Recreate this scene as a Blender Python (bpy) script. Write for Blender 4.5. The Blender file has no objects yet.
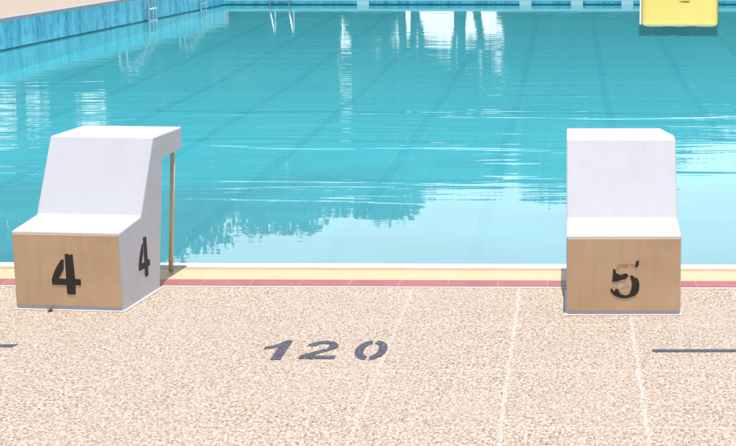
import bpy, bmesh, math, random
from mathutils import Vector, Matrix, Euler
R = math.radians
random.seed(7)
S = bpy.context.scene
C = S.collection

# ------------------------------------------------------------------ render / camera / light
S.render.engine = 'CYCLES'
S.view_settings.view_transform = 'Standard'
S.view_settings.look = 'None'
S.view_settings.gamma = 1
S.view_settings.exposure = 0.3
S.cycles.max_bounces = 10
S.cycles.transparent_max_bounces = 12
S.cycles.caustics_reflective = False
S.cycles.caustics_refractive = False

cam_d = bpy.data.cameras.new('camera')
cam = bpy.data.objects.new('camera', cam_d)
C.objects.link(cam)
cam.location = (0, 0, 1.75)
cam.rotation_euler = (math.pi / 2 - 0.1918, 0, -0.0046)
cam_d.sensor_width = 36
cam_d.lens = 1576.93 / 736 * 36
cam_d.shift_x = -(577.175 - 368) / 736
cam_d.clip_end = 5000
S.camera = cam

SUN_DIR = Vector((0.04, -0.13, 1.0)).normalized()      # towards the sun
sun_d = bpy.data.lights.new('sun', 'SUN')
sun_d.energy = 4.0
sun_d.angle = R(0.53)
sun_d.color = (1.0, 0.965, 0.91)
sun = bpy.data.objects.new('sun', sun_d)
C.objects.link(sun)
sun.rotation_euler = SUN_DIR.to_track_quat('Z', 'Y').to_euler()
sun.location = (0, 0, 30)

W = bpy.data.worlds.new('World')
S.world = W
W.use_nodes = True
nt = W.node_tree
nt.nodes.clear()
N = nt.nodes.new
L = nt.links.new
out = N('ShaderNodeOutputWorld')
bg = N('ShaderNodeBackground')
bg.inputs['Strength'].default_value = 0.1
sky = N('ShaderNodeTexSky')
sky.sky_type = 'NISHITA'
sky.sun_disc = False
sky.sun_elevation = math.asin(SUN_DIR.z)
sky.sun_rotation = math.atan2(SUN_DIR.x, SUN_DIR.y)
sky.air_density = 1.0
sky.dust_density = 1.2
tc = N('ShaderNodeTexCoord')
sep = N('ShaderNodeSeparateXYZ')
L(tc.outputs['Generated'], sep.inputs[0])
# bright cloud bank low over the far side, breaking up with height
ns = N('ShaderNodeTexNoise')
ns.inputs['Scale'].default_value = 3.2
ns.inputs['Detail'].default_value = 6
L(tc.outputs['Generated'], ns.inputs['Vector'])
mr = N('ShaderNodeMapRange')          # elevation
mr.inputs['From Min'].default_value = 0.62
mr.inputs['From Max'].default_value = 0.16
L(sep.outputs['Z'], mr.inputs['Value'])
az = N('ShaderNodeMapRange')          # towards the far side of the pool
az.inputs['From Min'].default_value = -0.1
az.inputs['From Max'].default_value = 0.6
L(sep.outputs['Y'], az.inputs['Value'])
mu = N('ShaderNodeMath'); mu.operation = 'MULTIPLY'
L(mr.outputs[0], mu.inputs[0]); L(az.outputs[0], mu.inputs[1])
ad = N('ShaderNodeMath'); ad.operation = 'ADD'
L(ns.outputs['Fac'], ad.inputs[0]); L(mu.outputs[0], ad.inputs[1])
cr = N('ShaderNodeMapRange')
cr.interpolation_type = 'SMOOTHSTEP'
cr.inputs['From Min'].default_value = 0.58
cr.inputs['From Max'].default_value = 0.98
L(ad.outputs[0], cr.inputs['Value'])
mx = N('ShaderNodeMix'); mx.data_type = 'RGBA'
L(cr.outputs[0], mx.inputs['Factor'])
L(sky.outputs[0], mx.inputs['A'])
mx.inputs['B'].default_value = (12.6, 11.9, 11.9, 1)
L(mx.outputs['Result'], bg.inputs['Color'])
L(bg.outputs[0], out.inputs[0])


# ------------------------------------------------------------------ material helpers
class NB:
    """small node builder"""
    def __init__(self, name):
        self.m = bpy.data.materials.new(name)
        self.m.use_nodes = True
        self.t = self.m.node_tree
        self.t.nodes.clear()
        self.o = self.n('ShaderNodeOutputMaterial')
        self.tc = self.n('ShaderNodeTexCoord')

    def n(self, ty, **kw):
        x = self.t.nodes.new(ty)
        for k, v in kw.items():
            setattr(x, k, v)
        return x

    def set(self, node, **kw):
        for k, v in kw.items():
            k = k.replace('_', ' ')
            if hasattr(v, 'is_output') or isinstance(v, bpy.types.NodeSocket):
                self.t.links.new(v, node.inputs[k])
            else:
                node.inputs[k].default_value = v
        return node

    def mapping(self, scale=(1, 1, 1), rot=(0, 0, 0), loc=(0, 0, 0), src='Object'):
        mp = self.n('ShaderNodeMapping')
        mp.inputs['Scale'].default_value = scale
        mp.inputs['Rotation'].default_value = rot
        mp.inputs['Location'].default_value = loc
        self.t.links.new(self.tc.outputs[src], mp.inputs['Vector'])
        return mp.outputs[0]

    def noise(self, scale, detail=4, rough=.55, vec=None, dist=0):
        x = self.n('ShaderNodeTexNoise')
        self.set(x, Scale=scale, Detail=detail, Roughness=rough, Distortion=dist)
        self.t.links.new(vec if vec else self.tc.outputs['Object'], x.inputs['Vector'])
        return x.outputs['Fac']

    def ramp(self, fac, stops, interp='LINEAR'):
        x = self.n('ShaderNodeValToRGB')
        x.color_ramp.interpolation = interp
        el = x.color_ramp.elements
        while len(el) < len(stops):
            el.new(.5)
        for e, (p, c) in zip(el, stops):
            e.position = p
            e.color = (c[0], c[1], c[2], 1) if len(c) == 3 else c
        self.t.links.new(fac, x.inputs[0])
        return x.outputs[0]

    def math(self, op, a, b=0.0, c=None):
        x = self.n('ShaderNodeMath', operation=op)
        for i, v in enumerate((a, b, c)):
            if v is None:
                continue
            if isinstance(v, bpy.types.NodeSocket):
                self.t.links.new(v, x.inputs[i])
            else:
                x.inputs[i].default_value = v
        return x.outputs[0]

    def mr(self, v, a, b, c=0.0, d=1.0, smooth=False):
        x = self.n('ShaderNodeMapRange')
        if smooth:
            x.interpolation_type = 'SMOOTHSTEP'
        self.t.links.new(v, x.inputs['Value'])
        x.inputs['From Min'].default_value = a
        x.inputs['From Max'].default_value = b
        x.inputs['To Min'].default_value = c
        x.inputs['To Max'].default_value = d
        return x.outputs[0]

    def mix(self, fac, a, b, mode='MIX'):
        x = self.n('ShaderNodeMix', data_type='RGBA', blend_type=mode)
        for k, v in (('Factor', fac), ('A', a), ('B', b)):
            s = x.inputs[k]
            if isinstance(v, bpy.types.NodeSocket):
                self.t.links.new(v, s)
            else:
                s.default_value = v if k == 'Factor' else (v[0], v[1], v[2], 1)
        return x.outputs['Result']

    def bump(self, h, strength=.3, dist=.01):
        x = self.n('ShaderNodeBump')
        self.set(x, Strength=strength, Distance=dist, Height=h)
        return x.outputs[0]

    def bsdf(self, color, rough=.6, normal=None, metallic=0.0, spec=.4):
        x = self.n('ShaderNodeBsdfPrincipled')
        for k, v in (('Base Color', color), ('Roughness', rough)):
            if isinstance(v, bpy.types.NodeSocket):
                self.t.links.new(v, x.inputs[k])
            else:
                x.inputs[k].default_value = (v[0], v[1], v[2], 1) if k == 'Base Color' else v
        x.inputs['Metallic'].default_value = metallic
        x.inputs['Specular IOR Level'].default_value = spec
        if normal:
            self.t.links.new(normal, x.inputs['Normal'])
        return x

    def done(self, shader):
        self.t.links.new(shader.outputs[0], self.o.inputs[0])
        return self.m


def aggregate_color(b):
    """pebble-wash concrete: cream, white and tan stones"""
    v = b.n('ShaderNodeTexVoronoi')
    b.set(v, Scale=1.0)
    b.t.links.new(b.mapping((145, 88, 100)), v.inputs['Vector'])
    sp = b.n('ShaderNodeSeparateColor')
    b.t.links.new(v.outputs['Color'], sp.inputs[0])
    stones = b.ramp(sp.outputs[0], [(0.0, (.07, .05, .035)), (.11, (.20, .13, .08)), (.34, (.38, .26, .175)),
                                    (.55, (.53, .42, .32)), (.85, (.68, .62, .55))])
    n1 = b.noise(1, 3, .7, b.mapping((95, 50, 60)))
    worm = b.ramp(n1, [(.36, (.105, .065, .04)), (.43, (.31, .22, .15)), (.50, (.50, .40, .31)), (.60, (.66, .60, .53))])
    c = b.mix(.55, stones, worm)
    big = b.noise(1.7, 4, .6)
    c = b.mix(b.mr(big, .35, .7, 0, .35), c, (.50, .42, .35), 'MIX')
    med = b.noise(5, 3)
    c = b.mix(b.mr(med, .5, .75, 0, .09), c, (.34, .23, .16), 'MIX')
    return c, v.outputs['Distance'], n1


def m_deck():
    b = NB('exposed aggregate')
    c, d, n1 = aggregate_color(b)
    sx = b.n('ShaderNodeSeparateXYZ')
    b.t.links.new(b.tc.outputs['Object'], sx.inputs[0])
    wob = b.noise(9, 2)
    xx = b.math('ADD', sx.outputs[0], b.mr(wob, .3, .7, -.006, .006))
    yy = b.math('ADD', sx.outputs[1], b.mr(wob, .3, .7, .006, -.006))
    # tile joints: across every .511 m, along every .71 m
    fx = b.math('ABSOLUTE', b.math('SUBTRACT', b.math('FRACT', b.math('DIVIDE', b.math('ADD', xx, 100 * .511 + .2425), .511)), .0))
    fx = b.math('MINIMUM', fx, b.math('SUBTRACT', 1.0, fx))
    jx = b.mr(fx, .010, .020, 1, 0, True)
    fy = b.math('FRACT', b.math('DIVIDE', b.math('ADD', yy, 100 * .71 - 6.68), .71))
    fy = b.math('MINIMUM', fy, b.math('SUBTRACT', 1.0, fy))
    jy = b.mr(fy, .008, .018, .6, 0, True)
    east = b.mr(sx.outputs[0], -1.35, -.35, .10, 1.0, True)
    j = b.math('MAXIMUM', jx, jy)
    j = b.math('MULTIPLY', j, east)
    j = b.math('MULTIPLY', j, b.mr(b.noise(26, 3, .7), .32, .55, .35, 1))
    c = b.mix(b.math('MULTIPLY', j, .52), c, (.64, .60, .56))
    h = b.math('ADD', b.math('MULTIPLY', d, -1.0), b.math('MULTIPLY', n1, .8))
    h = b.math('SUBTRACT', h, b.math('MULTIPLY', j, .5))
    return b.done(b.bsdf(c, .8, b.bump(h, .55, .008), spec=.25))


def m_white(name, col=(.56, .563, .60), bump=.12):
    b = NB(name)
    n1 = b.noise(6, 6, .65)
    n2 = b.noise(70, 3, .6)
    c = b.mix(b.mr(n1, .45, .8, 0, .35), col, (col[0] * .86, col[1] * .84, col[2] * .80))
    st = b.noise(1, 5, .65, b.mapping((17, 17, 2.2)))
    c = b.mix(b.mr(st, .52, .72, 0, .22), c, (col[0] * .80, col[1] * .77, col[2] * .70))
    sc = b.noise(1, 6, .75, b.mapping((5, 60, 40), (.3, .2, .5)))
    c = b.mix(b.mr(sc, .63, .70, 0, .28), c, (col[0] * .62, col[1] * .60, col[2] * .57))
    c = b.mix(b.mr(n2, .6, .85, 0, .3), c, (col[0] * .75, col[1] * .72, col[2] * .68))
    return b.done(b.bsdf(c, b.mr(n1, .3, .7, .45, .65), b.bump(n2, bump, .003), spec=.35))


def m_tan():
    b = NB('tan bounce tinted panel')
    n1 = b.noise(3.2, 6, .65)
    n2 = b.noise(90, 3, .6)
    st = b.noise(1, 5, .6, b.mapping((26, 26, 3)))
    c = b.mix(b.mr(n1, .35, .7, 0, 1), (.60, .395, .225), (.72, .49, .305))  # tan stands in for warm deck bounce on the shaded cream front
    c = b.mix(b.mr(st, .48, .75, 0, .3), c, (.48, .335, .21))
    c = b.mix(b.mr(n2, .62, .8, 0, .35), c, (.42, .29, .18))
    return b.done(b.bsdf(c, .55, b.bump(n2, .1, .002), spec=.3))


def m_plain(name, col, rough=.6, var=.15, scale=12, bump=.1, spec=.35, metallic=0.0):
    b = NB(name)
    n1 = b.noise(scale, 5, .6)
    c = b.mix(b.mr(n1, .3, .7), (col[0] * (1 - var), col[1] * (1 - var), col[2] * (1 - var)),
              (col[0] * (1 + var), col[1] * (1 + var), col[2] * (1 + var)))
    return b.done(b.bsdf(c, rough, b.bump(n1, bump, .003), spec=spec, metallic=metallic))


def m_worn_paint(name, col, lo, hi, scale=55):
    """paint worn off in flecks: real gaps in the coat"""
    b = NB(name)
    n1 = b.noise(scale, 4, .7)
    n2 = b.noise(scale * .22, 3, .6)
    f = b.math('ADD', b.math('MULTIPLY', n1, .65), b.math('MULTIPLY', n2, .35))
    a = b.mr(f, lo, hi, 0, 1)
    p = b.bsdf(b.mix(n2, col, (col[0] * 1.5, col[1] * 1.5, col[2] * 1.5)), .7, spec=.25)
    t = b.n('ShaderNodeBsdfTransparent')
    mxs = b.n('ShaderNodeMixShader')
    b.t.links.new(a, mxs.inputs[0])
    b.t.links.new(t.outputs[0], mxs.inputs[1])
    b.t.links.new(p.outputs[0], mxs.inputs[2])
    return b.done(mxs)


def m_band(name, col, edge, pitch=.24, axis=0):
    """row of glazed tiles with grout joints along the pool edge"""
    b = NB(name)
    sx = b.n('ShaderNodeSeparateXYZ')
    b.t.links.new(b.tc.outputs['Object'], sx.inputs[0])
    q = b.math('DIVIDE', b.math('ADD', sx.outputs[axis], 200.03), pitch)
    f = b.math('FRACT', q)
    f = b.math('MINIMUM', f, b.math('SUBTRACT', 1.0, f))
    j = b.mr(f, .006, .016, 1, 0, True)
    wn = b.n('ShaderNodeTexWhiteNoise', noise_dimensions='1D')
    b.t.links.new(b.math('FLOOR', q), wn.inputs['W'])
    n1 = b.noise(8, 5, .65)
    c = b.mix(b.mr(n1, .35, .7, 0, .8), col, edge)
    c = b.mix(b.mr(wn.outputs['Value'], 0, 1, 0, .22), c, edge)
    c = b.mix(b.math('MULTIPLY', j, .25), c, (.62, .52, .44))
    return b.done(b.bsdf(c, .45, b.bump(b.math('SUBTRACT', n1, j), .15, .003), spec=.4))


def m_tiles(name, a, bcol, grout, size, rough=.3):
    """small square pool tiles on a wall or floor"""
    b = NB(name)
    # vertical walls: mix of both horizontal axes so either orientation works
    sx = b.n('ShaderNodeSeparateXYZ')
    b.t.links.new(b.tc.outputs['Object'], sx.inputs[0])
    u = b.math('ADD', sx.outputs[0], sx.outputs[1])
    cell = []
    lines = []
    for s in (u, sx.outputs[2]):
        q = b.math('DIVIDE', b.math('ADD', s, 300.0), size)
        f = b.math('FRACT', q)
        f = b.math('MINIMUM', f, b.math('SUBTRACT', 1.0, f))
        lines.append(b.mr(f, .03, .07, 1, 0, True))
        cell.append(b.math('FLOOR', q))
    cv = b.n('ShaderNodeCombineXYZ')
    b.t.links.new(cell[0], cv.inputs[0])
    b.t.links.new(cell[1], cv.inputs[1])
    wn = b.n('ShaderNodeTexWhiteNoise', noise_dimensions='2D')
    b.t.links.new(cv.outputs[0], wn.inputs['Vector'])
    streak = b.noise(1, 4, .75, b.mapping((3.4, 3.4, .3)))  # light rippling off the water, put into the tile colour as streaks
    f = b.math('ADD', b.math('MULTIPLY', wn.outputs['Value'], .45), b.math('MULTIPLY', b.mr(streak, .38, .62), .75))
    c = b.mix(f, a, bcol)
    c = b.mix(b.math('MULTIPLY', b.math('MAXIMUM', lines[0], lines[1]), .6), c, grout)
    return b.done(b.bsdf(c, rough, spec=.45))


def near_dim(b):
    """1 at the starting end, where the floor colour is dimmed against the bright sky reflection, 0 from the middle of the pool on"""
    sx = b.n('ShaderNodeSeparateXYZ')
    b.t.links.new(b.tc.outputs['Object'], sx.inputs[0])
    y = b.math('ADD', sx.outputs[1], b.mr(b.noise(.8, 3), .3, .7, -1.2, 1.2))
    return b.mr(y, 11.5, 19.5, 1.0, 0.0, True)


def m_lane():
    b = NB('teal lane tiles')
    n1 = b.noise(3, 4)
    c = b.mix(b.mr(n1, .3, .7), (.09, .66, .79), (.105, .70, .82))
    c = b.mix(near_dim(b), c, (.085, .145, .185))  # same painted dimming as the near floor
    return b.done(b.bsdf(c, .6, spec=.2))


def m_floor_tiles():
    b = NB('aqua pool floor')
    n1 = b.noise(.35, 4, .6)
    n2 = b.noise(3, 4, .6)
    br = b.n('ShaderNodeTexBrick')
    br.offset = 0
    b.set(br, Scale=1.0, Color1=(.135, .80, .90, 1), Color2=(.145, .82, .91, 1), Mortar=(.12, .73, .84, 1))
    br.inputs['Brick Width'].default_value = .3
    br.inputs['Row Height'].default_value = .3
    br.inputs['Mortar Size'].default_value = .012
    b.t.links.new(b.tc.outputs['Object'], br.inputs['Vector'])
    c = b.mix(b.mr(n1, .3, .7, 0, .35), br.outputs['Color'], (.115, .74, .86))
    c = b.mix(b.mr(n2, .45, .75, 0, .25), c, (.16, .84, .92))
    c = b.mix(near_dim(b), c, (.11, .18, .215))  # near floor painted dark to offset the sky light on the water
    return b.done(b.bsdf(c, .6, spec=.2))


def m_water():
    b = NB('pool water')
    g = b.mapping((.55, 2.3, 1), (0, 0, R(4)))
    a1 = b.noise(1.0, 3, .5, g, .4)
    a2 = b.noise(1.0, 2, .5, b.mapping((2.4, 7.0, 1), (0, 0, R(-7))), .2)
    a3 = b.noise(1.0, 2, .5, b.mapping((.16, .5, 1), (0, 0, R(10))))
    sx = b.n('ShaderNodeSeparateXYZ')
    b.t.links.new(b.tc.outputs['Object'], sx.inputs[0])
    pn = b.mr(b.noise(1, 3, .5, b.mapping((.05, .16, 1), loc=(3.1, .4, 0))), .35, .65, .35, 1.0, True)
    lee = b.mr(sx.outputs[1], 12.2, 17.5, .07, 1.0, True)       # sheltered under the near wall
    calm = b.mr(sx.outputs[1], 18, 27, 1.0, .6, True)
    gust = b.math('MULTIPLY', b.math('MULTIPLY', pn, lee), calm)
    h = b.math('ADD', b.math('MULTIPLY', a1, .0085), b.math('MULTIPLY', a2, .0022))
    # cat's paws: narrow ruffled bands lying across the pool
    band = b.mr(b.noise(1, 3, .55, b.mapping((.19, 1.0, 1), (0, 0, R(5)), (5.3, 1.7, 0)), .3), .50, .60, 0, 1, True)
    a4 = b.noise(1.0, 2, .5, b.mapping((.8, 4.6, 1), (0, 0, R(2))), .3)
    lee2 = b.mr(sx.outputs[1], 12.2, 14.2, 0.0, 1.0, True)
    far2 = b.mr(sx.outputs[1], 17, 25, 1.0, .22, True)
    h = b.math('MULTIPLY', h, gust)
    h = b.math('ADD', h, b.math('MULTIPLY', b.math('MULTIPLY', a4, b.math('MULTIPLY', band, .006)), b.math('MULTIPLY', lee2, far2)))
    h = b.math('ADD', h, b.math('MULTIPLY', b.math('MULTIPLY', a3, .005), b.mr(lee, .07, 1, .12, 1)))
    bp = b.n('ShaderNodeBump')
    b.set(bp, Strength=1.0, Distance=1.0, Height=h)
    fr = b.n('ShaderNodeFresnel')
    fr.inputs['IOR'].default_value = 1.333
    b.t.links.new(bp.outputs[0], fr.inputs['Normal'])
    gl = b.n('ShaderNodeBsdfGlossy')
    gl.inputs['Roughness'].default_value = .015
    b.t.links.new(bp.outputs[0], gl.inputs['Normal'])
    tr = b.n('ShaderNodeBsdfTransparent')
    tr.inputs[0].default_value = (.93, .985, .99, 1)
    df = b.n('ShaderNodeBsdfDiffuse')                            # light scattered back by the slightly cloudy water
    cl = b.noise(.22, 4, .6)
    b.t.links.new(b.mix(b.mr(cl, .3, .7), (.105, .60, .725), (.125, .635, .755)), df.inputs[0])
    body = b.n('ShaderNodeMixShader')
    body.inputs[0].default_value = .4
    b.t.links.new(tr.outputs[0], body.inputs[1])
    b.t.links.new(df.outputs[0], body.inputs[2])
    mxs = b.n('ShaderNodeMixShader')
    b.t.links.new(fr.outputs[0], mxs.inputs[0])
    b.t.links.new(body.outputs[0], mxs.inputs[1])
    b.t.links.new(gl.outputs[0], mxs.inputs[2])
    return b.done(mxs)


def m_leaf(name, a, c2):
    b = NB(name)
    oi = b.n('ShaderNodeNewGeometry')
    c = b.mix(oi.outputs['Random Per Island'], a, c2)
    return b.done(b.bsdf(c, .6, spec=.2))


M = dict(
    deck=m_deck(),
    white=m_white('white painted concrete'),
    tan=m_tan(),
    black=m_worn_paint('black stencil paint', (.035, .028, .024), .34, .42, 60),
    slate=m_worn_paint('slate stencil paint', (.075, .08, .105), .40, .52, 75),
    ghost=m_worn_paint('faded stencil ghost', (.45, .30, .19), .40, .6, 40),
    ghost_pale=m_worn_paint('scraped pale patch', (.60, .47, .37), .44, .62, 40),
    pole=m_plain('weathered brass tube', (.66, .56, .38), .4, .12, 30, spec=.5),
    red=m_band('red edge tiles', (.32, .075, .085), (.40, .14, .14)),
    yellow=m_band('cream yellow edge tiles', (.59, .435, .23), (.61, .49, .31)),
    ochre=m_band('ochre edge tiles', (.40, .27, .14), (.48, .36, .22)),
    edge=m_band('white edge tiles', (.72, .71, .68), (.64, .63, .60)),
    grout=m_plain('pale mortar', (.62, .58, .54), .8, .06, 30),
    coping=m_plain('grey lilac coping', (.46, .40, .42), .7, .12, 9),
    wall=m_tiles('blue wall tiles', (.05, .38, .55), (.34, .80, .90), (.25, .6, .7), .11),
    wall_under=m_tiles('pale underwater tiles', (.66, .88, .90), (.80, .92, .92), (.7, .86, .88), .11, .5),
    wall_dark=m_plain('dark teal waterline tiles', (.018, .12, .16), .4, .3, 6),
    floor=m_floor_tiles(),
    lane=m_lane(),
    water=m_water(),
    steel=m_plain('polished steel tube', (.72, .73, .74), .22, .05, 20, 0.0, metallic=1.0),
    plastic=m_plain('white plastic', (.78, .80, .80), .4, .05, 12),
    float_y=m_plain('yellow vinyl', (.57, .50, .11), .42, .05, 5, .05),
    float_w=m_plain('white vinyl piping', (.80, .80, .76), .4, .05, 8),
    grass=m_plain('mown grass', (.075, .13, .035), .9, .35, 2.5),
    far_deck=m_plain('pale far paving', (.55, .50, .45), .85, .12, 4),
    leaf_a=m_leaf('dark leaves', (.018, .05, .012), (.05, .105, .025)),
    leaf_b=m_leaf('mid green leaves', (.028, .07, .016), (.075, .14, .035)),
    leaf_h=m_leaf('hedge leaves', (.02, .055, .014), (.05, .10, .026)),
    bark=m_plain('grey brown bark', (.11, .085, .06), .9, .35, 14, .4),
    weed=m_leaf('weed blades', (.10, .17, .03), (.22, .27, .06)),
)


# ------------------------------------------------------------------ mesh helpers
def link_mesh(name, verts, faces, mat, parent=None, smooth=False, kind=None):
    me = bpy.data.meshes.new(name)
    me.from_pydata([tuple(v) for v in verts], [], faces)
    me.materials.append(M[mat])
    me.update()
    o = bpy.data.objects.new(name, me)
    C.objects.link(o)
    if parent:
        o.parent = parent
    if smooth:
        for p in me.polygons:
            p.use_smooth = True
    if kind:
        o['kind'] = kind
    return o


def link_bm(name, bm, mat, parent=None, smooth=False, kind=None):
    bmesh.ops.recalc_face_normals(bm, faces=bm.faces)
    me = bpy.data.meshes.new(name)
    bm.to_mesh(me)
    bm.free()
    me.materials.append(M[mat])
    o = bpy.data.objects.new(name, me)
    C.objects.link(o)
    if parent:
        o.parent = parent
    if smooth:
        for p in me.polygons:
            p.use_smooth = True
    if kind:
        o['kind'] = kind
    return o


def bevel(o, w=.008, seg=2):
    md = o.modifiers.new('bevel', 'BEVEL')
    md.width = w
    md.segments = seg
    md.limit_method = 'ANGLE'
    md.angle_limit = R(35)
    return o


def prism(bm, outline, z0, z1):
    """closed prism over a plan outline (list of x,y)"""
    lo = [bm.verts.new((x, y, z0)) for x, y in outline]
    hi = [bm.verts.new((x, y, z1)) for x, y in outline]
    n = len(lo)
    bm.faces.new(lo[::-1])
    bm.faces.new(hi)
    for i in range(n):
        bm.faces.new((lo[i], lo[(i + 1) % n], hi[(i + 1) % n], hi[i]))


def box(bm, x0, x1, y0, y1, z0, z1):
    prism(bm, [(x0, y0), (x1, y0), (x1, y1), (x0, y1)], z0, z1)


def tube(bm, pts, r, seg=10, r_end=None):
    """swept tube through pts"""
    pts = [Vector(p) for p in pts]
    rings = []
    up = Vector((0, 0, 1))
    for i, p in enumerate(pts):
        d = (pts[min(i + 1, len(pts) - 1)] - pts[max(i - 1, 0)]).normalized()
        a = d.cross(up)
        if a.length < .05:
            a = d.cross(Vector((0, 1, 0)))
        a.normalize()
        b = a.cross(d)
        rr = r if r_end is None else r + (r_end - r) * i / (len(pts) - 1)
        rings.append([bm.verts.new(p + (a * math.cos(t) + b * math.sin(t)) * rr)
                      for t in [2 * math.pi * k / seg for k in range(seg)]])
    for q in range(len(rings) - 1):
        for k in range(seg):
            bm.faces.new((rings[q][k], rings[q][(k + 1) % seg], rings[q + 1][(k + 1) % seg], rings[q + 1][k]))
    bm.faces.new(rings[0][::-1])
    bm.faces.new(rings[-1])


def thing(name, label, cat, loc=(0, 0, 0), rz=0, group=None):
    o = bpy.data.objects.new(name, None)
    o.empty_display_size = .2
    C.objects.link(o)
    o.location = loc
    o.rotation_euler = (0, 0, rz)
    tag(o, label, cat, group)
    return o


def tag(o, label, cat, group=None):
    o['label'] = label
    o['category'] = cat
    if group:
        o['group'] = group


def copy_tree(o, parent=None):
    c = o.copy()
    C.objects.link(c)
    c.parent = parent
    for ch in list(o.children):
        copy_tree(ch, c)
    return c


# ------------------------------------------------------------------ the pool and its surroundings
WATER = -.56
FLOOR = -1.0
SL = -.02                                   # slight skew of the near edge
def near(x, y): return y + SL * (x + .3)
LX0, LY0, LS = -9.96, 27.78, .05            # left pool wall line
def left(y): return LX0 + LS * (y - LY0)
XR = 9.3
YN, YF = 7.89, 42.55
def yfar(x): return YF

def strip(name, y0, y1, mat, z, x0=-30, x1=25):
    bm = bmesh.new()
    o = [(x0, near(x0, y0)), (x1, near(x1, y0)), (x1, near(x1, y1)), (x0, near(x0, y1))]
    prism(bm, o, z - .12, z)
    return link_bm(name, bm, mat, kind='structure')

# near deck (ends at the mortar line before the red tiles)
bm = bmesh.new()
prism(bm, [(-30, -14), (25, -14), (25, near(25, 7.372)), (-30, near(-30, 7.372))], -.43, 0)
link_bm('pool_deck', bm, 'deck', kind='structure')
xl, xr = left(YN) , XR
strip('mortar_line', 7.374, 7.396, 'grout', .0015)
strip('red_edge_tiles', 7.398, 7.523, 'red', .003)
strip('yellow_edge_tiles', 7.525, 7.742, 'yellow', .003)
strip('ochre_edge_tiles', 7.744, 7.800, 'ochre', .003)
o = strip('white_edge_tiles', 7.802, 7.895, 'edge', .006, left(7.9) - .05, XR + .05)
bevel(o, .012, 3)

# side decks
yl0, yl1 = near(-12, 7.90), 43.4
bm = bmesh.new()
prism(bm, [(-30, yl0 + .4), (left(yl0) - .14, yl0), (left(yl1) - .14, yl1), (-30, yl1)], -.43, 0)
link_bm('side_deck', bm, 'deck', kind='structure')
bm = bmesh.new()
prism(bm, [(left(yl0) - .138, yl0 - .002), (left(yl0) + .02, yl0 - .002), (left(YF) + .02, YF + .3), (left(YF) - .138, YF + .3)], -.06, .006)
link_bm('side_coping', bm, 'coping', kind='structure')
bm = bmesh.new()
prism(bm, [(XR + .002, near(XR, 7.90)), (25, near(25, 7.90)), (25, yl1), (XR + .002, yl1)], -.43, 0)
link_bm('side_deck', bm, 'deck', kind='structure')
bm = bmesh.new()
box(bm, -32, 27, YF + .2, 48, -.52, -.40)
link_bm('far_deck', bm, 'far_deck', kind='structure')
bm = bmesh.new()
box(bm, left(YF) + .022, XR - .002, YF - .03, YF + .198, -.45, -.395)
link_bm('far_coping', bm, 'edge', kind='structure')

# ground sheet with a hole for the basin
gv = []
for (x, y) in ((-2500, -2500), (2500, -2500), (2500, 2500), (-2500, 2500)):
    gv.append((x, y, -.46))
for (x, y) in ((-11.6, 7.6), (XR + .4, 7.6), (XR + .4, YF + .4), (-11.6, YF + .4)):
    gv.append((x, y, -.46))
link_mesh('ground', gv, [(0, 1, 5, 4), (1, 2, 6, 5), (2, 3, 7, 6), (3, 0, 4, 7)], 'grass', kind='structure')

# basin
def floor_z(y): return FLOOR + .34 * max(0.0, (y - 26) / (YF - 26))      # rises towards the far end, shaped so less of the mat's shadow shows
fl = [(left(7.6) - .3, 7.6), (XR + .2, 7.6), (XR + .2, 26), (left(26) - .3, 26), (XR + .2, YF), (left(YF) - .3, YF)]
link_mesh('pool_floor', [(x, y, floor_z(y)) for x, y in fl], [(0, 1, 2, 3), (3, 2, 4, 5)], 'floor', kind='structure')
def basin_wall(p, q, z0, z1, mat, th=.12, off=0.0):
    p, q = Vector(p), Vector(q)
    d = (q - p).normalized()
    n = Vector((d.y, -d.x))                 # points out of the basin when walked counter-clockwise
    p2, q2 = p - n * off, q - n * off
    bm = bmesh.new()
    prism(bm, [tuple(p2), tuple(q2), tuple(q2 + n * th), tuple(p2 + n * th)], z0, z1)
    return bm
A = (left(YN), YN + .2); B = (XR, YN - .2); Cc = (XR, YF); D = (left(YF), YF)
for (p, q, top) in ((B, Cc, -.062), (Cc, D, -.452), (D, A, -.062)):
    link_bm('pool_wall', basin_wall(p, q, -.60, top, 'wall'), 'wall', kind='structure')
    link_bm('pool_wall_under_water', basin_wall(p, q, -1.05, -.602, 'wall_under'), 'wall_under', kind='structure')
    link_bm('waterline_tiles', basin_wall(p, q, -.592, -.535, 'wall_dark', .05, .004), 'wall_dark', kind='structure')
bm = bmesh.new()
prism(bm, [(left(YN) - .1, near(-11, 7.80)), (XR, near(XR, 7.80)), (XR, near(XR, 7.89)), (left(YN) - .1, near(-11, 7.89))], -1.05, -.116)
link_bm('pool_wall', bm, 'wall_under', kind='structure')

# lane markings on the floor
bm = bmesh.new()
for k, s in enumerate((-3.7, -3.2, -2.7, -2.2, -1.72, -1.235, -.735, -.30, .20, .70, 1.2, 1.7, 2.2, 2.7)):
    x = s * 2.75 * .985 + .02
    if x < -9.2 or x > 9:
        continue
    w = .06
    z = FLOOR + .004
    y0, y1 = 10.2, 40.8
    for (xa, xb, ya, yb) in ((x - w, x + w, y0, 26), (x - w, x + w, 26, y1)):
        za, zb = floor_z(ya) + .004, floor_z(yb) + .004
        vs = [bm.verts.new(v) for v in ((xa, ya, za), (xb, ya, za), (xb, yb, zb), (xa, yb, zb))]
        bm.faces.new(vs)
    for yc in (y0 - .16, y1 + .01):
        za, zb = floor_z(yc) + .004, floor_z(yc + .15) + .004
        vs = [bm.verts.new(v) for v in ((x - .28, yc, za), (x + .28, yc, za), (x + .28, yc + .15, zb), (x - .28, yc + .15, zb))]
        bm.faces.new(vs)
link_bm('lane_markings', bm, 'lane', kind='structure')

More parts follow.
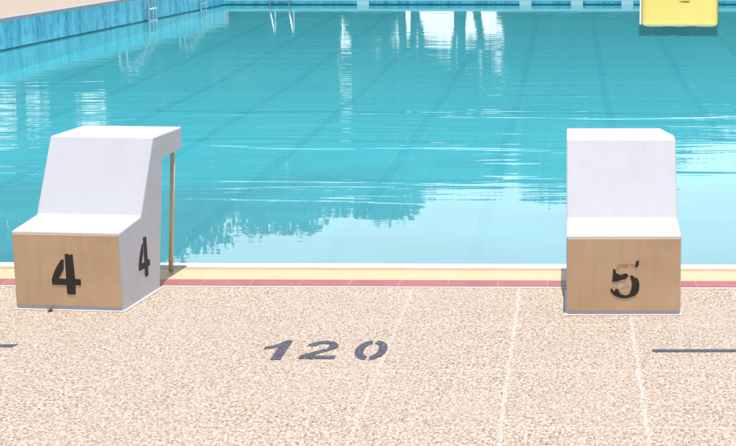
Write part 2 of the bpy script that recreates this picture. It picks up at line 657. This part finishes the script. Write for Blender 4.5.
# water sheet
ww = [(left(7.75) , near(-10, 7.86)), (XR + .03, near(XR, 7.86)), (XR + .03, YF + .03), (left(YF) - .03, YF + .03)]
link_mesh('water', [(x, y, WATER) for x, y in ww], [(0, 1, 2, 3)], 'water', kind='structure')

# ------------------------------------------------------------------ starting blocks
DS, DT, DP, HT, HB, BD = .267, .469, .855, .73, .625, .46
POLY_4 = [
    [(.247, .262), (.2475, .085), (.253, .076), (.287, .077), (.289, .120), (.314, .119), (.315, .147), (.289, .149), (.284, .262), (.266, .258), (.262, .263)],
    [(.179, .143), (.181, .120), (.2465, .119), (.2465, .147), (.212, .149), (.238, .192), (.241, .236), (.229, .236), (.207, .205), (.191, .176)],
]
def px5(cx, cy): return ((24 + cx / 6.86) / 226, (70 - cy / 6.86) / 226)
POLY_5 = [[px5(*p) for p in pl] for pl in (
    [(312, 98), (335, 88), (332, 122), (318, 138), (303, 132), (314, 116)],
    [(157, 150), (172, 152), (178, 178), (198, 188), (216, 192), (232, 182), (256, 184), (262, 200), (240, 222), (210, 228), (186, 240), (150, 240), (153, 205)],
    [(272, 196), (296, 198), (306, 214), (320, 210), (336, 238), (339, 270), (335, 300), (322, 326), (300, 344), (268, 352), (270, 322), (282, 296), (288, 250)],
    [(138, 286), (152, 292), (164, 308), (176, 290), (192, 294), (206, 322), (222, 336), (218, 356), (190, 350), (162, 334), (143, 312)],
    [(220, 330), (240, 338), (270, 328), (270, 354), (244, 358), (217, 357)],
)]
GHOST_5 = [[px5(*p) for p in pl] for pl in (
    [(190, 118), (300, 112), (298, 136), (205, 140), (186, 160), (176, 160)],
    [(178, 246), (228, 232), (262, 250), (276, 282), (262, 320), (236, 334), (214, 318), (204, 290), (168, 284), (150, 270)],
)]


def flat_numeral(polys, mat, parent, name, xf, th=.0012):
    bm = bmesh.new()
    for pl in polys:
        lo = [bm.verts.new(xf(u, v, 0)) for u, v in pl]
        hi = [bm.verts.new(xf(u, v, th)) for u, v in pl]
        bm.faces.new(lo[::-1]); bm.faces.new(hi)
        n = len(pl)
        for i in range(n):
            bm.faces.new((lo[i], lo[(i + 1) % n], hi[(i + 1) % n], hi[i]))
    bm.normal_update()
    bmesh.ops.triangulate(bm, faces=[f for f in bm.faces if len(f.verts) > 4])
    return link_bm(name, bm, mat, parent)


def starting_block(loc, rz, w, label, chip=False):
    t = thing('starting_block', label, 'starting block', loc, rz, 'starting blocks at the pool edge')
    prof = [(0, 0), (0, .362), (DS, .388), (DT, HT), (DP, HT), (DP, HB), (BD + .12, HB - .015), (BD, 0)]
    bm = bmesh.new()
    a = [bm.verts.new((0, y, z)) for y, z in prof]
    b_ = [bm.verts.new((w, y, z)) for y, z in prof]
    bm.faces.new(a); bm.faces.new(b_[::-1])
    n = len(prof)
    for i in range(n):
        bm.faces.new((a[i], b_[i], b_[(i + 1) % n], a[(i + 1) % n]))
    if chip:                                # far corner of the platform cut off
        p0, p1 = Vector((w - .05, DP, 0)), Vector((w, DP - .24, 0))
        d = (p1 - p0).normalized()
        nrm = Vector((-d.y, d.x, 0))
        if nrm.dot(Vector((w, DP, 0)) - p0) < 0:
            nrm = -nrm
        r = bmesh.ops.bisect_plane(bm, geom=bm.verts[:] + bm.edges[:] + bm.faces[:], plane_co=p0, plane_no=nrm, clear_outer=True)
        ed = [e for e in bm.edges if e.is_boundary]
        bmesh.ops.holes_fill(bm, edges=ed, sides=0)
    body = link_bm('body', bm, 'white', t)
    bevel(body, .007, 2)
    # front panel, cream with warm deck bounce put into its tan, leaving the white rim and the bare foot
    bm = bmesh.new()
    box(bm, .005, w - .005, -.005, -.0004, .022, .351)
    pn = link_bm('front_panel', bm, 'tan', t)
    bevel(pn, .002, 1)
    for x in (.05, w - .078):
        bm = bmesh.new()
        tube(bm, [(x, DP - .035, .006), (x + .04, DP - .035, HB - .001)], .012, 12)
        link_bm('support_pole', bm, 'pole', t, smooth=True)
    return t, pn

b4, p4 = starting_block((-2.5161, 6.9714, .0), -.1066, .504, 'white starting block with black 4 on its tan front and right side')
fw = lambda u, v, d: (u, -.0055 - d, v)
flat_numeral(POLY_4, 'black', b4, 'numeral', fw)
sd = lambda u, v, d: (.5045 + d, .275 + (u - .2465) * 1.02, .192 + (v - .17) * 1.02)
flat_numeral(POLY_4, 'black', b4, 'numeral', sd)
b5, p5 = starting_block((-.0161, 6.8456, .0), 0, .51, 'white starting block with worn black 5 on its tan front', True)
for g5, gm in zip(GHOST_5, ('ghost', 'ghost_pale')):
    flat_numeral([g5], gm, b5, 'faded_paint', lambda u, v, d: (u, -.0052 - d * .3, v))
flat_numeral(POLY_5, 'black', b5, 'numeral', fw)

# mortar fillet round the foot of each block is part of the block
for t, w in ((b4, .504), (b5, .51)):
    bm = bmesh.new()
    e = .009
    box(bm, -e, w + e, -e, BD + e, -.002, .006)
    o = link_bm('foot_mortar', bm, 'grout', t)
    bevel(o, .004, 1)

# weed at the foot of block 4
bm = bmesh.new()
for k in range(26):
    a = random.uniform(0, 6.28); r0 = random.uniform(0, .014)
    p = Vector((math.cos(a) * r0, math.sin(a) * r0 * .5, 0))
    d = Vector((math.cos(a) * .6, math.sin(a) * .5 - .25, 1)).normalized() * random.uniform(.008, .024)
    s = Vector((-math.sin(a), math.cos(a), 0)) * .0025
    v = [bm.verts.new(q) for q in (p - s, p + s, p + d * .6 + s * .8, p + d, p + d * .6 - s * .8)]
    bm.faces.new(v)
o = link_bm('weed', bm, 'weed')
o.location = (-2.345, 6.925, .001)
tag(o, 'small green weed at the foot of the block numbered 4', 'weed')

# ------------------------------------------------------------------ painted marks on the deck
def deck_mark(name, polys, label, cat):
    o = flat_numeral(polys, 'slate', None, name, lambda u, v, d: (u, v, .0015 + d))
    tag(o, label, cat)
    return o

def arc(cx, cy, rx, ry, a0, a1, n=10):
    return [(cx + rx * math.cos(R(a0 + (a1 - a0) * i / n)), cy + ry * math.sin(R(a0 + (a1 - a0) * i / n))) for i in range(n + 1)]

def ring(cx, cy, rx, ry, tx, ty, a0, a1):
    return arc(cx, cy, rx, ry, a0, a1) + arc(cx, cy, rx - tx, ry - ty, a1, a0)

dm = thing('depth_marking', 'slate stencilled depth figure 120 on the pebbled deck', 'painted number')
dxf = lambda u, v, d: (u, v, .0015 + d)
flat_numeral([[(-1.207, 6.125), (-1.166, 6.125), (-1.164, 6.418), (-1.190, 6.418), (-1.222, 6.352), (-1.262, 6.315), (-1.262, 6.278), (-1.207, 6.315)]],
             'slate', dm, 'digit', dxf)
two_top = ring(-1.026, 6.318, .066, .092, .040, .045, 165, -20)
flat_numeral([ring(-1.026, 6.318, .066, .092, .038, .046, 168, 5),
              [(-.960, 6.322), (-.966, 6.288), (-1.050, 6.186), (-1.085, 6.186), (-1.093, 6.190), (-1.000, 6.300), (-.998, 6.322)],
              [(-1.096, 6.186), (-1.096, 6.136), (-.950, 6.136), (-.950, 6.182)]],
             'slate', dm, 'digit', dxf)
flat_numeral([ring(-.818, 6.268, .066, .150, .036, .052, 100, 262),
              ring(-.818, 6.268, .066, .150, .036, .052, 82, -82)],
             'slate', dm, 'digit', dxf)
deck_mark('painted_bar', [[(.338, 6.232), (1.05, 6.228), (1.05, 6.266), (.336, 6.272)]],
          'slate painted bar on the deck in front of the block numbered 5', 'painted mark')
deck_mark('painted_bar', [[(-3.0, 6.318), (-2.312, 6.322), (-2.298, 6.362), (-3.0, 6.370)]],
          'slate painted bar on the deck near the block numbered 4', 'painted mark')

# ------------------------------------------------------------------ ladders
def rail_pts(back=.62, h=.56, low=-.95):
    pts = [(-back, 0)]
    pts += [(-back, h * f) for f in (.3, .6)]
    for k in range(9):
        a = R(180 - 20 * k)
        if k <= 6:
            pts.append((-back + .17 + .17 * math.cos(a), h - .17 + .17 * math.sin(a)))
    pts += [(-.22, h * .55), (-.02, h * .18), (.07, -.06), (.09, -.25), (.09, low * .6), (.09, low)]
    return pts

def ladder(loc, rz, label, drop=0.0):
    t = thing('pool_ladder', label, 'pool ladder', loc, rz, 'steel ladders round the pool')
    for y in (-.25, .25):
        bm = bmesh.new()
        tube(bm, [(x, y, z + drop * 0) for x, z in rail_pts()], .022, 10)
        link_bm('handrail', bm, 'steel', t, smooth=True)
    for z in (-.30, -.55, -.80):
        bm = bmesh.new()
        box(bm, .055, .15, -.23, .23, z - .015, z + .015)
        link_bm('tread', bm, 'plastic', t)
    return t
yL = 36.0
l1 = ladder((left(yL), yL, .008), -LS, 'steel pool ladder on the blue side wall, nearer of the two there')
yL = 40.2
l2 = copy_tree(l1); l2.location = (left(yL), yL, .008)
l2.scale = (.8, .8, .72)
l2['label'] = 'lower steel pool ladder on the blue side wall close to the far corner'
l3 = copy_tree(l1); l3.location = (-7.75, YF - .02, -.39); l3.rotation_euler = (0, 0, -math.pi / 2)
l3['label'] = 'steel pool ladder on the far end wall'

# skimmer plates on the far wall
for k, xp in enumerate((372, 533, 584, 634)):
    x = (xp - 577) / 1577 * YF
    bm = bmesh.new()
    box(bm, x - .16, x + .16, YF - .03, YF - .0045, -.66, -.45)
    box(bm, x - .19, x + .19, YF - .025, YF - .0048, -.452, -.448)
    o = link_bm('skimmer_plate', bm, 'plastic')
    tag(o, ('white skimmer plate on the far wall, furthest from the yellow mat',
            'white skimmer plate on the far wall, third from the yellow mat',
            'white skimmer plate on the far wall, second from the yellow mat',
            'white skimmer plate on the far wall beside the yellow mat')[k], 'skimmer', 'skimmer plates on the far wall')

# ------------------------------------------------------------------ yellow float
def yellow_mat():
    t = thing('pool_mat', 'yellow inflatable mat with a raised far end floating on the water', 'pool float', (2.405, 34.75, WATER), -.069)
    x0, x1 = -.845, .845
    nx, ny = 34, 40
    Ln = 5.3
    bm = bmesh.new()
    def prof(v):
        return -.03 + .032 * v + .0042 * v * v
    hole = (-.02, .24, 4.15, 4.75)
    def hole_at(u, v):
        return hole[0] < u < hole[1] and hole[2] < v < hole[3]
    top, bot = {}, {}
    for i in range(nx + 1):
        for j in range(ny + 1):
            v = Ln * j / ny
            sc = 1 + .028 * v
            u = (x0 + x1) / 2 + (x1 - x0) * (i / nx - .5) * sc
            ei = min(i, nx - i) / 3.0; ej = min(j, ny - j) / 2.0
            e = min(1, ei) * min(1, ej)
            puff = .075 * (1 - (1 - min(1, ei)) ** 2) ** .5 * (1 - (1 - min(1, ej)) ** 2) ** .5
            top[i, j] = bm.verts.new((u, v, prof(v) + puff + .012 * abs(math.sin(i / nx * math.pi * 3))))
            bot[i, j] = bm.verts.new((u, v, prof(v) - puff * .6))
    skip = set()
    for i in range(nx):
        for j in range(ny):
            u = (x0 + x1) / 2 + (x1 - x0) * ((i + .5) / nx - .5) * (1 + .028 * Ln * j / ny)
            if hole_at(u, Ln * (j + .5) / ny):
                skip.add((i, j))
    for i in range(nx):
        for j in range(ny):
            if (i, j) in skip:
                for (di, dj, p, q) in ((-1, 0, (i, j), (i, j + 1)), (1, 0, (i + 1, j), (i + 1, j + 1)), (0, -1, (i, j), (i + 1, j)), (0, 1, (i, j + 1), (i + 1, j + 1))):
                    if (i + di, j + dj) not in skip:
                        bm.faces.new((top[p], top[q], bot[q], bot[p]))
                continue
            bm.faces.new((top[i, j], top[i + 1, j], top[i + 1, j + 1], top[i, j + 1]))
            bm.faces.new((bot[i, j], bot[i, j + 1], bot[i + 1, j + 1], bot[i + 1, j]))
    bmesh.ops.remove_doubles(bm, verts=bm.verts, dist=.0008)
    link_bm('mat_body', bm, 'float_y', t, smooth=True)
    bm = bmesh.new()
    pts = []
    for j in range(0, 13):
        v = Ln * j / 12
        pts.append(((x0 + x1) / 2 - (x1 - x0) * .5 * (1 + .028 * v) - .015, v, prof(v) + .02))
    tube(bm, pts, .022, 8)
    link_bm('piping', bm, 'float_w', t, smooth=True)
    return t
yellow_mat()

# ------------------------------------------------------------------ trees and hedges beyond the pool
def leaf_quad(V, F, p, s, rnd):
    n = Vector((rnd.gauss(0, 1), rnd.gauss(0, 1), rnd.gauss(0, .8) + .5)).normalized()
    a = n.cross(Vector((rnd.gauss(0, 1), rnd.gauss(0, 1), rnd.gauss(0, 1)))).normalized()
    b = n.cross(a)
    i = len(V)
    V += [p - a * s, p - b * s * .5 + a * .1 * s, p + a * s, p + b * s * .5]
    F.append((i, i + 1, i + 2, i + 3))

def tree(name, x, y, h, rad, base, label, leaf, seed, lean=0.0, dens=1.0, weep=0, group='trees beyond the pool'):
    """h = height of the top, base = height of the lowest foliage, rad = crown radius"""
    rnd = random.Random(seed)
    t = thing(name, label, 'tree', (x, y, -.46), 0, group)
    bm = bmesh.new()
    th = base + (h - base) * .35
    trunk = [Vector((lean * (k / 5) ** 1.5 + rnd.gauss(0, .03), rnd.gauss(0, .03), th * k / 5)) for k in range(6)]
    r0 = .05 + h * .016
    tube(bm, trunk, r0, 9, r0 * .6)
    clumps = []
    nl = 9
    for k in range(nl):
        a = 6.283 * k / nl + rnd.uniform(-.3, .3)
        s = trunk[3 + k % 3]
        zt = base + (h - base) * rnd.uniform(.25, .92)
        f = (zt - base) / (h - base)
        rr = rad * math.sin(math.pi * min(.95, .25 + f * .72)) * rnd.uniform(.55, .95)
        e = Vector((lean + math.cos(a) * rr, math.sin(a) * rr, zt))
        mid = s.lerp(e, .5) + Vector((0, 0, .18))
        tube(bm, [s, mid, e], r0 * .42, 6, .018)
        clumps += [(e, .95), (mid, .7)]
        for q in range(2):
            e2 = e + Vector((rnd.gauss(0, .5), rnd.gauss(0, .5), rnd.gauss(0, .4))) * rad * .4
            e2.z = min(max(e2.z, base + .3), h - .2)
            tube(bm, [mid.lerp(e, .5), e2], .03, 5, .01)
            clumps.append((e2, .8))
    clumps.append((Vector((lean, 0, h - .5)), .8))
    clumps.append((Vector((lean + .3, .1, h - .9)), 1.0))
    if weep:                                # low hanging sprays
        for q in range(weep):
            a = rnd.uniform(0, 6.283)
            e = Vector((lean + math.cos(a) * rad * rnd.uniform(.3, .95), math.sin(a) * rad * .7, rnd.uniform(1.7, 3.0)))
            tube(bm, [trunk[4], trunk[4].lerp(e, .6) + Vector((0, 0, .5)), e], .025, 5, .008)
            clumps.append((e, rnd.uniform(.35, .6)))
    link_bm('trunk', bm, 'bark', t, smooth=True)
    V, F = [], []
    for c, s in clumps:
        cr_ = rad * .42 * s
        for q in range(int(95 * dens)):
            d = Vector((rnd.gauss(0, 1), rnd.gauss(0, 1), rnd.gauss(0, 1))).normalized() * cr_ * rnd.random() ** .45
            d.z *= .75
            p = c + d
            if p.z > h or (p.z < base - .2 and not weep):
                continue
            leaf_quad(V, F, p, rnd.uniform(.10, .19), rnd)
    link_mesh('crown', V, F, leaf, t)
    return t

def hedge(x0, x1, y, h, label, seed):
    rnd = random.Random(seed)
    t = thing('hedge', label, 'hedge', ((x0 + x1) / 2, y, -.46), 0, 'hedges beyond the pool')
    hw = (x1 - x0) / 2
    bm = bmesh.new()
    n = int(hw * 2 / .6)
    top = [(-hw + .1 + (2 * hw - .2) * i / n, (h - .35 + rnd.uniform(-.3, .2)) * min(1, .25 + (min(i, n - i) / n * hw * 2 / 1.3) ** .6)) for i in range(n + 1)]
    lo = []
    for s in (-.45, .45):
        lo.append(([bm.verts.new((x, s, 0)) for x, z in top], [bm.verts.new((x, s * .8, z)) for x, z in top]))
    for i in range(n):
        bm.faces.new((lo[0][0][i], lo[0][0][i + 1], lo[0][1][i + 1], lo[0][1][i]))
        bm.faces.new((lo[1][0][i + 1], lo[1][0][i], lo[1][1][i], lo[1][1][i + 1]))
        bm.faces.new((lo[0][1][i], lo[0][1][i + 1], lo[1][1][i + 1], lo[1][1][i]))
    for i in (0, n):
        bm.faces.new((lo[0][0][i], lo[0][1][i], lo[1][1][i], lo[1][0][i]))
    link_bm('twigs', bm, 'leaf_h', t)
    V, F = [], []
    for q in range(int(hw * 2 * h * 120)):
        x = rnd.uniform(-hw, hw)
        i = min(n, int((x + hw) / (2 * hw) * n))
        z = rnd.uniform(0, top[i][1] + rnd.random() * .4)
        s = rnd.choice((-1, -1, 1))
        leaf_quad(V, F, Vector((x, s * rnd.uniform(.4, .66) if z < top[i][1] - .3 else rnd.uniform(-.6, .6), z)), rnd.uniform(.07, .13), rnd)
    link_mesh('foliage', V, F, 'leaf_h', t)
    return t

# x, y, top, radius, lowest foliage, leaf, lean
TREES = [
    ('leafy_tree', -24.0, 53.0, 9.2, 3.2, .9, 'leaf_a', .3, 'tall dark leafy tree at the far left end of the row'),
    ('leafy_tree', -18.2, 52.5, 9.2, 3.3, 4.7, 'leaf_b', -.2, 'tall mid green tree left of the far pool corner'),
    ('leafy_tree', -16.6, 52.2, 6.2, .75, .8, 'leaf_a', .1, 'slim young tree with narrow crown between the taller trees on the left'),
    ('leafy_tree', -13.6, 52.0, 8.2, 3.1, 1.0, 'leaf_a', .2, 'broad dark tree behind the far left corner of the pool'),
    ('leafy_tree', -9.9, 52.6, 7.6, 2.8, .9, 'leaf_b', .1, 'dense green tree behind the ladder of the far end wall'),
    ('leafy_tree', -7.0, 52.0, 7.2, 2.3, 3.1, 'leaf_a', .5, 'slender dark tree with bare lower trunk, beside the open gap'),
    ('leafy_tree', -4.9, 51.4, 6.3, 1.9, 1.0, 'leaf_b', -.6, 'leaning tree standing in the middle of the open gap'),
    ('leafy_tree', -3.1, 52.4, 6.0, 1.9, .95, 'leaf_a', .5, 'thin dark tree at the right side of the open gap'),
    ('leafy_tree', -.4, 52.2, 6.8, 2.3, .8, 'leaf_b', -.2, 'round green tree to the right of the open gap'),
    ('leafy_tree', 2.6, 52.4, 5.4, 2.1, .7, 'leaf_a', .2, 'low dark tree behind the yellow mat'),
    ('leafy_tree', 5.6, 52.0, 4.6, 2.2, .7, 'leaf_b', 0, 'low spreading green tree right of the yellow mat'),
    ('leafy_tree', 9.0, 52.6, 5.2, 2.4, .8, 'leaf_a', .2, 'dark tree beyond the far right corner of the pool'),
    ('leafy_tree', 13.0, 53.0, 6.2, 2.6, .8, 'leaf_b', .2, 'rightmost green tree of the row beyond the pool'),
    ('leafy_tree', -4.95, 50.6, 4.4, .75, 1.5, 'leaf_b', .55, 'thin leaning sapling in front of the open gap'),
    ('leafy_tree', -3.55, 50.9, 4.0, .7, 1.6, 'leaf_a', -.35, 'thin dark sapling in front of the open gap'),
    ('leafy_tree', -22.0, 57.6, 9.6, 3.0, 4.5, 'leaf_b', .1, 'tall tree rising above the tall hedge at the far left end'),
    ('leafy_tree', -18.8, 58.0, 9.4, 2.8, 4.7, 'leaf_a', .1, 'tall dark tree behind the short low hedge on the left'),
    ('leafy_tree', -15.4, 57.8, 9.3, 2.7, 4.0, 'leaf_b', .0, 'tall tree behind the left end of the tall dark hedge'),
    ('leafy_tree', -11.9, 57.8, 8.3, 2.7, 3.0, 'leaf_a', .1, 'tall dark tree behind the middle of the tall dark hedge'),
    ('leafy_tree', -8.6, 57.6, 7.9, 2.6, 3.0, 'leaf_b', .0, 'tall tree behind the right end of the tall dark hedge'),
    ('leafy_tree', -6.2, 58.2, 7.3, 2.2, 3.4, 'leaf_a', .3, 'dark tree standing further back at the left of the open gap'),
    ('leafy_tree', -3.9, 58.0, 7.2, 2.2, 3.4, 'leaf_b', -.2, 'green tree standing further back in the open gap'),
    ('leafy_tree', -1.4, 57.8, 7.6, 2.3, 2.4, 'leaf_a', .1, 'dark tree standing further back at the right of the open gap'),
    ('leafy_tree', 1.2, 58.0, 6.9, 2.3, 2.0, 'leaf_b', .1, 'green tree rising above the hedge behind the yellow mat'),
    ('leafy_tree', 4.2, 57.8, 5.7, 2.4, 2.0, 'leaf_a', .1, 'low dark tree rising above the hedge right of the yellow mat'),
    ('leafy_tree', 7.4, 57.8, 5.2, 2.4, 2.0, 'leaf_b', .1, 'low tree above the joint of the two right hedges'),
]
for k, (nm, x, y, h, r, bs, lf, ln, lb) in enumerate(TREES):
    tree(nm, x, y, h + .45, r, bs, lb, lf, 40 + k, ln, 1.7, 10 if -7.5 < x < -2 and y < 54 else 0)
hedge(-31, -20.6, 56.5, 5.2, 'tall clipped hedge at the left end of the far lawn', 1)
hedge(-16.9, -8.0, 56.0, 6.6, 'tall dark hedge behind the far left trees', 2)
hedge(-2.6, 8.0, 56.0, 4.3, 'dark hedge behind the low trees right of the open gap', 3)
hedge(8.2, 19.0, 56.4, 4.2, 'dark hedge at the right end of the far lawn', 4)
hedge(-21.6, -15.3, 56.4, 4.2, 'short low hedge between the two tall hedges on the left', 5)
hedge(-8.2, -5.7, 55.6, 2.7, 'short low hedge at the left side of the open gap', 6)
